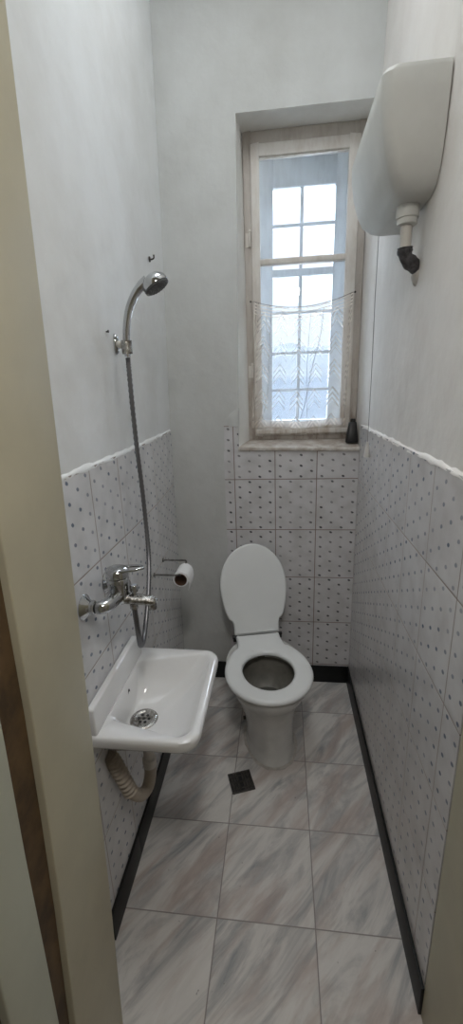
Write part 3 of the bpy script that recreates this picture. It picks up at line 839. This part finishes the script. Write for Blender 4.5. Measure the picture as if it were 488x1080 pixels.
# local frame: x to the right, -y forward (v = -y)
def egg(hw, vf, vb, z, n=56, cx=0, pw=2.15):
    vc = vb + (vf - vb) * .46
    out = []
    for k in range(n):
        a = 2*PI*k/n; c, s = math.cos(a), math.sin(a)
        x = hw * math.copysign(abs(c)**(2/pw), c)
        v = vc + (vf - vc if s > 0 else vc - vb) * math.copysign(abs(s)**(2/pw), s)
        out.append((cx + x, -v, z))
    return out
bm = bmesh.new()
R = [egg(.110, .402, .08, .0, cx=.012), egg(.110, .402, .08, .010, cx=.012), egg(.106, .394, .085, .016, cx=.012), egg(.106, .390, .085, .06, cx=.011), egg(.108, .390, .08, .14, cx=.008), egg(.116, .398, .07, .20, cx=.004),
     egg(.140, .418, .05, .27), egg(.160, .448, .02, .32), egg(.174, .468, -.01, .352), egg(.178, .474, -.02, .375), egg(.176, .472, -.02, .386),
     egg(.150, .440, .06, .387), egg(.138, .425, .09, .382), egg(.132, .415, .10, .35), egg(.120, .395, .12, .29), egg(.095, .35, .15, .24), egg(.07, .31, .18, .215)]
loft(bm, R)
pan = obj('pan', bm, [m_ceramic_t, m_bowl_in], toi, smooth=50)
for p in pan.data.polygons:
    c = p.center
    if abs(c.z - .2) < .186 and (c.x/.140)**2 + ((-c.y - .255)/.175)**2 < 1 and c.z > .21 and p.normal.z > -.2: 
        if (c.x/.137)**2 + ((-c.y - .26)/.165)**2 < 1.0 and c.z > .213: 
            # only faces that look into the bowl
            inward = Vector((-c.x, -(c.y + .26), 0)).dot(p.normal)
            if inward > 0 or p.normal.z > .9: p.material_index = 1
bm = bmesh.new(); lathe(bm, [(.001, .0), (.082, .0)], (0, -.25, .236), 'z', 32, False, False); obj('water', bm, m_water, toi)
# soil-pipe elbow behind the pan
bm = bmesh.new(); tube(bm, smooth_path([(0, -.10, .17), (0, -.03, .18), (0, .03, .17), (0, .09, .12), (0, .12, .07)], 5), .055, 22); obj('soil_pipe', bm, m_ceramic_t, toi, smooth=60)
# fixing ear with bolt on the left foot
for s in (-1, 1):
    bm = bmesh.new(); tube(bm, [(s*.100 + .01, -.19, .095), (s*.116 + .01, -.19, .095)], .008, 10); obj('fixing_bolt', bm, m_grate, toi, smooth=60)
# mortar bead round the foot
bm = bmesh.new(); rings = []
prof = [(0, .0), (.010, .001), (.007, .004), (.003, .006), (-.004, .006)]
base = egg(.110, .402, .08, 0, cx=.012)
cen = Vector((0, -.24, 0))
rings = []
for i, q in enumerate(base):
    d = (Vector(q) - cen).normalized(); j = random.uniform(.8, 1.35)
    rings.append([tuple(Vector(q) + d * a * j + Vector((0, 0, b_))) for a, b_ in prof])
rings.append(rings[0]); loft(bm, rings, False, False); obj('mortar_bead', bm, m_mortar, toi, smooth=60)
# seat: outline with a straight hinge neck
def seat_outline(hw, vf, neck, z, grow=0, v0=0.0, n=64):
    """egg that blends into a neck of half width `neck` ending at v0"""
    out = []
    vc, vb = .290, .085
    for k in range(n):
        a = 2*PI*k/n; c, s = math.cos(a), math.sin(a)
        if s >= 0: x, v = hw*c, vc + (vf - vc)*s
        else:
            x, v = hw*c, vc + (vc - vb)*s
        out.append([x, v])
    # pull the rear part into the neck
    for q in out:
        if q[1] < .150:
            t = min(1, (.150 - q[1]) / .065)
            if abs(q[0]) < neck * 1.0: q[1] = lerp(q[1], v0, t)
            else: q[0] = math.copysign(lerp(abs(q[0]), neck, t * .8), q[0])
    return [(x, -v, z) for x, v in out]
def outline2(hw, vf, vc, neck, v0, z, n=64, vneck=.10, k=1.0):
    """half outline: neck corner -> flare -> ellipse, mirrored; fixed sample count"""
    H = []
    half = n // 2
    # parametric polyline of right half, from (0,v0) to (0,vf)
    pts = [(0, v0), (neck*.5, v0), (neck*.92, v0), (neck, v0 + .006), (neck*1.0, lerp(v0, vneck, .55)), (neck*1.06, vneck)]
    # ellipse from angle a0 to 90deg
    import math as m
    rb = (vc - vneck) / .80
    a0 = -m.acos(min(1, neck*1.20/hw))
    for i in range(17):
        a = lerp(a0, PI/2, i / 16)
        if a < 0: pts.append((hw*m.cos(a), vc + (vc - vneck)*.93*m.sin(a)/m.sin(-a0)))
        else: pts.append((hw*m.cos(a)**k, vc + (vf - vc)*m.sin(a)))
    pts[-1] = (0, vf)
    sm = [(q.x, q.y) for q in smooth_path([(a, b_, 0) for a, b_ in pts], 3)]
    right = sm; left = [(-x, v) for x, v in sm[::-1][1:-1]]
    return [(x, -v, z) for x, v in right + left]
def shrink(ring, d, z):
    """inset a ring by d and set its height"""
    n = len(ring); out = []
    for i in range(n):
        a, b_, c = Vector(ring[i-1]).xy, Vector(ring[i]).xy, Vector(ring[(i+1) % n]).xy
        t = (c - a)
        if t.length < 1e-9: out.append((b_.x, b_.y, z)); continue
        nr = Vector((t.y, -t.x)).normalized()
        out.append((b_.x - nr.x*d, b_.y - nr.y*d, z))
    return out
o0 = outline2(.190, .488, .285, .108, .0, .0)
# make sure the inset direction is inward
ccw = sum(o0[i-1][0]*o0[i][1] - o0[i][0]*o0[i-1][1] for i in range(len(o0))) > 0
sg = 1 if ccw else -1
no = len(o0)
hole = []
for (x, y, z) in o0:
    a = math.atan2(-y - .285, x)
    hole.append((.112 * math.cos(a), -(.272 + (.135 if math.sin(a) > 0 else .118) * math.sin(a)), 0))
def hz(k, z): return [(x*k, -.272 + (y + .272)*k, z) for x, y, _ in hole]
ST = .418
rings = [shrink(o0, sg*.010, ST - .022), shrink(o0, sg*.002, ST - .020), shrink(o0, 0, ST - .014), shrink(o0, sg*.002, ST - .006), shrink(o0, sg*.008, ST - .001), shrink(o0, sg*.016, ST),
         hz(1.14, ST - .001), hz(1.05, ST - .004), hz(1.0, ST - .011), hz(1.0, ST - .020), hz(1.05, ST - .023)]
bm = bmesh.new(); Rr = loft(bm, rings, False, False)
for i in range(no):
    j = (i + 1) % no; bm.faces.new((Rr[-1][i], Rr[-1][j], Rr[0][j], Rr[0][i]))
obj('seat', bm, m_seat, toi, smooth=60)
# rubber bumpers under the seat keep it off the rim
for x, v in ((-.14, .2), (.14, .2), (-.11, .40), (.11, .40)):
    bm = bmesh.new(); lathe(bm, [(.009, .383), (.009, ST - .020)], (x, -v, 0), 'z', 14); obj('bumper', bm, m_grey_plastic, toi)
# lid leaning back
lid = empty('lid', (0, .003, ST - .006), parent=toi); lid.rotation_euler = (math.radians(-20.5), 0, 0)
# in lid space: x right, z up along the lid, y thickness (back = +y)
lo = outline2(.167, .450, .245, .112, .0, 0, vneck=.07)
def lring(d, y): return [(q[0], y, -q[1]) for q in shrink(lo, sg*d, 0)]
bm = bmesh.new()
loft(bm, [lring(.010, -.001), lring(.007, -.001), lring(.003, .0005), lring(.0, .005), lring(.0, .012), lring(.003, .016), lring(.007, .018), lring(.011, .0185)])
obj('lid_panel', bm, m_seat, lid, smooth=40)
for s in (-1, 1):
    bm = bmesh.new(); lathe(bm, [(.008, -.011), (.009, -.009), (.009, .009), (.008, .011)], (s*.113, .004, ST - .012), 'x', 16)
    box(bm, s*.113 - .008, s*.113 + .008, -.006, .012, .386, ST - .016); obj('hinge', bm, m_black, toi, smooth=40)

# ------------------------------------------------------------------ floor drain
g0 = Vector((.343, -.676, 0)); ga = math.radians(20)
gr = empty('floor_drain', (.343, -.676, .0), ga); tag(gr, 'square dark metal drain grate set in the marble floor before the toilet', 'drain')
bm = bmesh.new(); h_ = .048
for a in ((-h_, h_, -h_, -h_ + .007), (-h_, h_, h_ - .007, h_), (-h_, -h_ + .007, -h_ + .007, h_ - .007), (h_ - .007, h_, -h_ + .007, h_ - .007)): box(bm, a[0], a[1], a[2], a[3], .0005, .006)
obj('frame', bm, m_grate, gr, bevel=.001)
bm = bmesh.new(); box(bm, -h_ + .007, h_ - .007, -h_ + .007, h_ - .007, .0003, .0028); obj('base_plate', bm, m_black, gr); bm = bmesh.new()
for k in range(-3, 4):
    if k: box(bm, k*.0115 - .0035, k*.0115 + .0035, -h_ + .008, h_ - .008, .0028, .0052)
    if k in (-2, 0, 2): box(bm, -h_ + .008, h_ - .008, k*.0145 - .003, k*.0145 + .003, .0028, .0050)
obj('grid', bm, m_grate, gr)

# ------------------------------------------------------------------ outside
bm = bmesh.new(); box(bm, -60, 60, 1.5, 160, -6.2, -6.0)
tag(obj('ground', bm, plain('ground_outside', (.75, .75, .73), .9, noise=.3, scale=.2)), kind='structure')
m_rooft = plain('slate_blue_roof', (.030, .034, .039), .9, noise=.12, scale=3, spec=0)
m_hwall = plain('neighbour_wall', (.05, .05, .05), .9, noise=.08, scale=.8, spec=0)
def house(x0, x1, y0, y1, ze, zr_, label):
    h = empty('house', ((x0+x1)/2, (y0+y1)/2, -6)); tag(h, label, 'house')
    ox, oy = (x0+x1)/2, (y0+y1)/2
    hx, hy = (x1-x0)/2, (y1-y0)/2
    bm = bmesh.new(); box(bm, -hx, hx, -hy, hy, 0, ze + 6); obj('walls', bm, m_hwall, h)
    bm = bmesh.new(); rz = zr_ + 6; e = .5
    hexa_pts = [(-hx - e, -hy - e, ze + 5.9), (-hx - e, 0, rz), (-hx - e, hy + e, ze + 5.9), (hx + e, -hy - e, ze + 5.9), (hx + e, 0, rz), (hx + e, hy + e, ze + 5.9)]
    v = [bm.verts.new(q) for q in hexa_pts]
    for f in ((0, 1, 2), (5, 4, 3), (0, 3, 4, 1), (1, 4, 5, 2), (2, 5, 3, 0)): bm.faces.new([v[i] for i in f])
    obj('roof', bm, m_rooft, h)
    return h
house(-7, 2.6, 17, 25, -.6, 2.0, 'neighbouring house with a blue grey roof seen through the lower window panes')
m_hill = plain('hazy_hillside', (.040, .043, .046), .95, noise=.2, scale=.1, spec=0)
bm = bmesh.new()
prof = [(-60, 4), (-35, 9), (-15, 7), (0, 10.5), (14, 9), (30, 12), (60, 6)]
rings = []
for i in range(41):
    x = -60 + 3*i; zt = interp(prof, x) + .5*math.sin(x*.7) + .25*math.sin(x*2.3)
    rings.append([(x, 75, -6), (x, 85, zt*.6 - 1), (x, 100, zt), (x, 125, -6)])
loft(bm, rings); hill = obj('hillside', bm, m_hill, smooth=60); tag(hill, kind='structure')

# ------------------------------------------------------------------ light
w = bpy.data.worlds.new('World'); sc.world = w; w.use_nodes = True
nt = w.node_tree; bg = nt.nodes['Background']
tc = N(nt, 'ShaderNodeTexCoord'); s = N(nt, 'ShaderNodeSeparateXYZ'); L(nt, tc.outputs['Generated'], s.inputs[0])
c = ramp(nt, M(nt, 'MULTIPLY_ADD', s.outputs[2], .5, .5), [(.46, (.022, .0225, .023)), (.66, (.034, .0345, .035)), (.74, (.5, .52, .55)), (1.0, (.95, .97, 1.0))])
L(nt, c, bg.inputs[0]); bg.inputs[1].default_value = 48.0

def area(name, loc, rot, sx, sy, e, col):
    l = bpy.data.lights.new(name, 'AREA'); l.shape = 'RECTANGLE'; l.size = sx; l.size_y = sy; l.energy = e; l.color = col
    o = bpy.data.objects.new(name, l); COL.objects.link(o); o.location = loc; o.rotation_euler = rot
    return o
# added fill light in the hall, no fixture (warm-neutral, brightens the front floor)
area('hall_fill_light', (.575, -1.98, 2.42), (math.radians(6), 0, 0), .2, .2, 8, (1, .97, .93))
# unseen soft fill added under the ceiling to brighten the upper walls
area('room_fill_light', (.44, -.85, 3.2), (0, 0, 0), .5, .7, 6.2, (.95, .98, 1.0))

# ------------------------------------------------------------------ camera
cam = bpy.data.cameras.new('camera'); co = bpy.data.objects.new('camera', cam); COL.objects.link(co)
cam.sensor_fit = 'VERTICAL'; cam.sensor_height = 24.0
cam.lens = 448.1 / 1080 * 24.0
cam.clip_start = .01; cam.clip_end = 400
fw = Vector((-0.11850109, 0.95268886, -0.27989538)); rt = Vector((0.99295312, 0.11333832, -0.03461962)); up = Vector((0.00125885, 0.28202545, 0.9594061))
mw = Matrix((( rt.x, up.x, -fw.x, .51527763), (rt.y, up.y, -fw.y, -2.06281265), (rt.z, up.z, -fw.z, 1.59192581), (0, 0, 0, 1)))
co.matrix_world = mw
sc.camera = co
sc.view_settings.view_transform = 'Standard'; sc.view_settings.look = 'None'
sc.view_settings.gamma = 1; sc.view_settings.use_curve_mapping = False
sc.view_settings.exposure = 0.14
sc.cycles.use_denoising = True
sc.cycles.max_bounces = 12; sc.cycles.diffuse_bounces = 6; sc.cycles.transparent_max_bounces = 16
sc.cycles.sample_clamp_indirect = 6
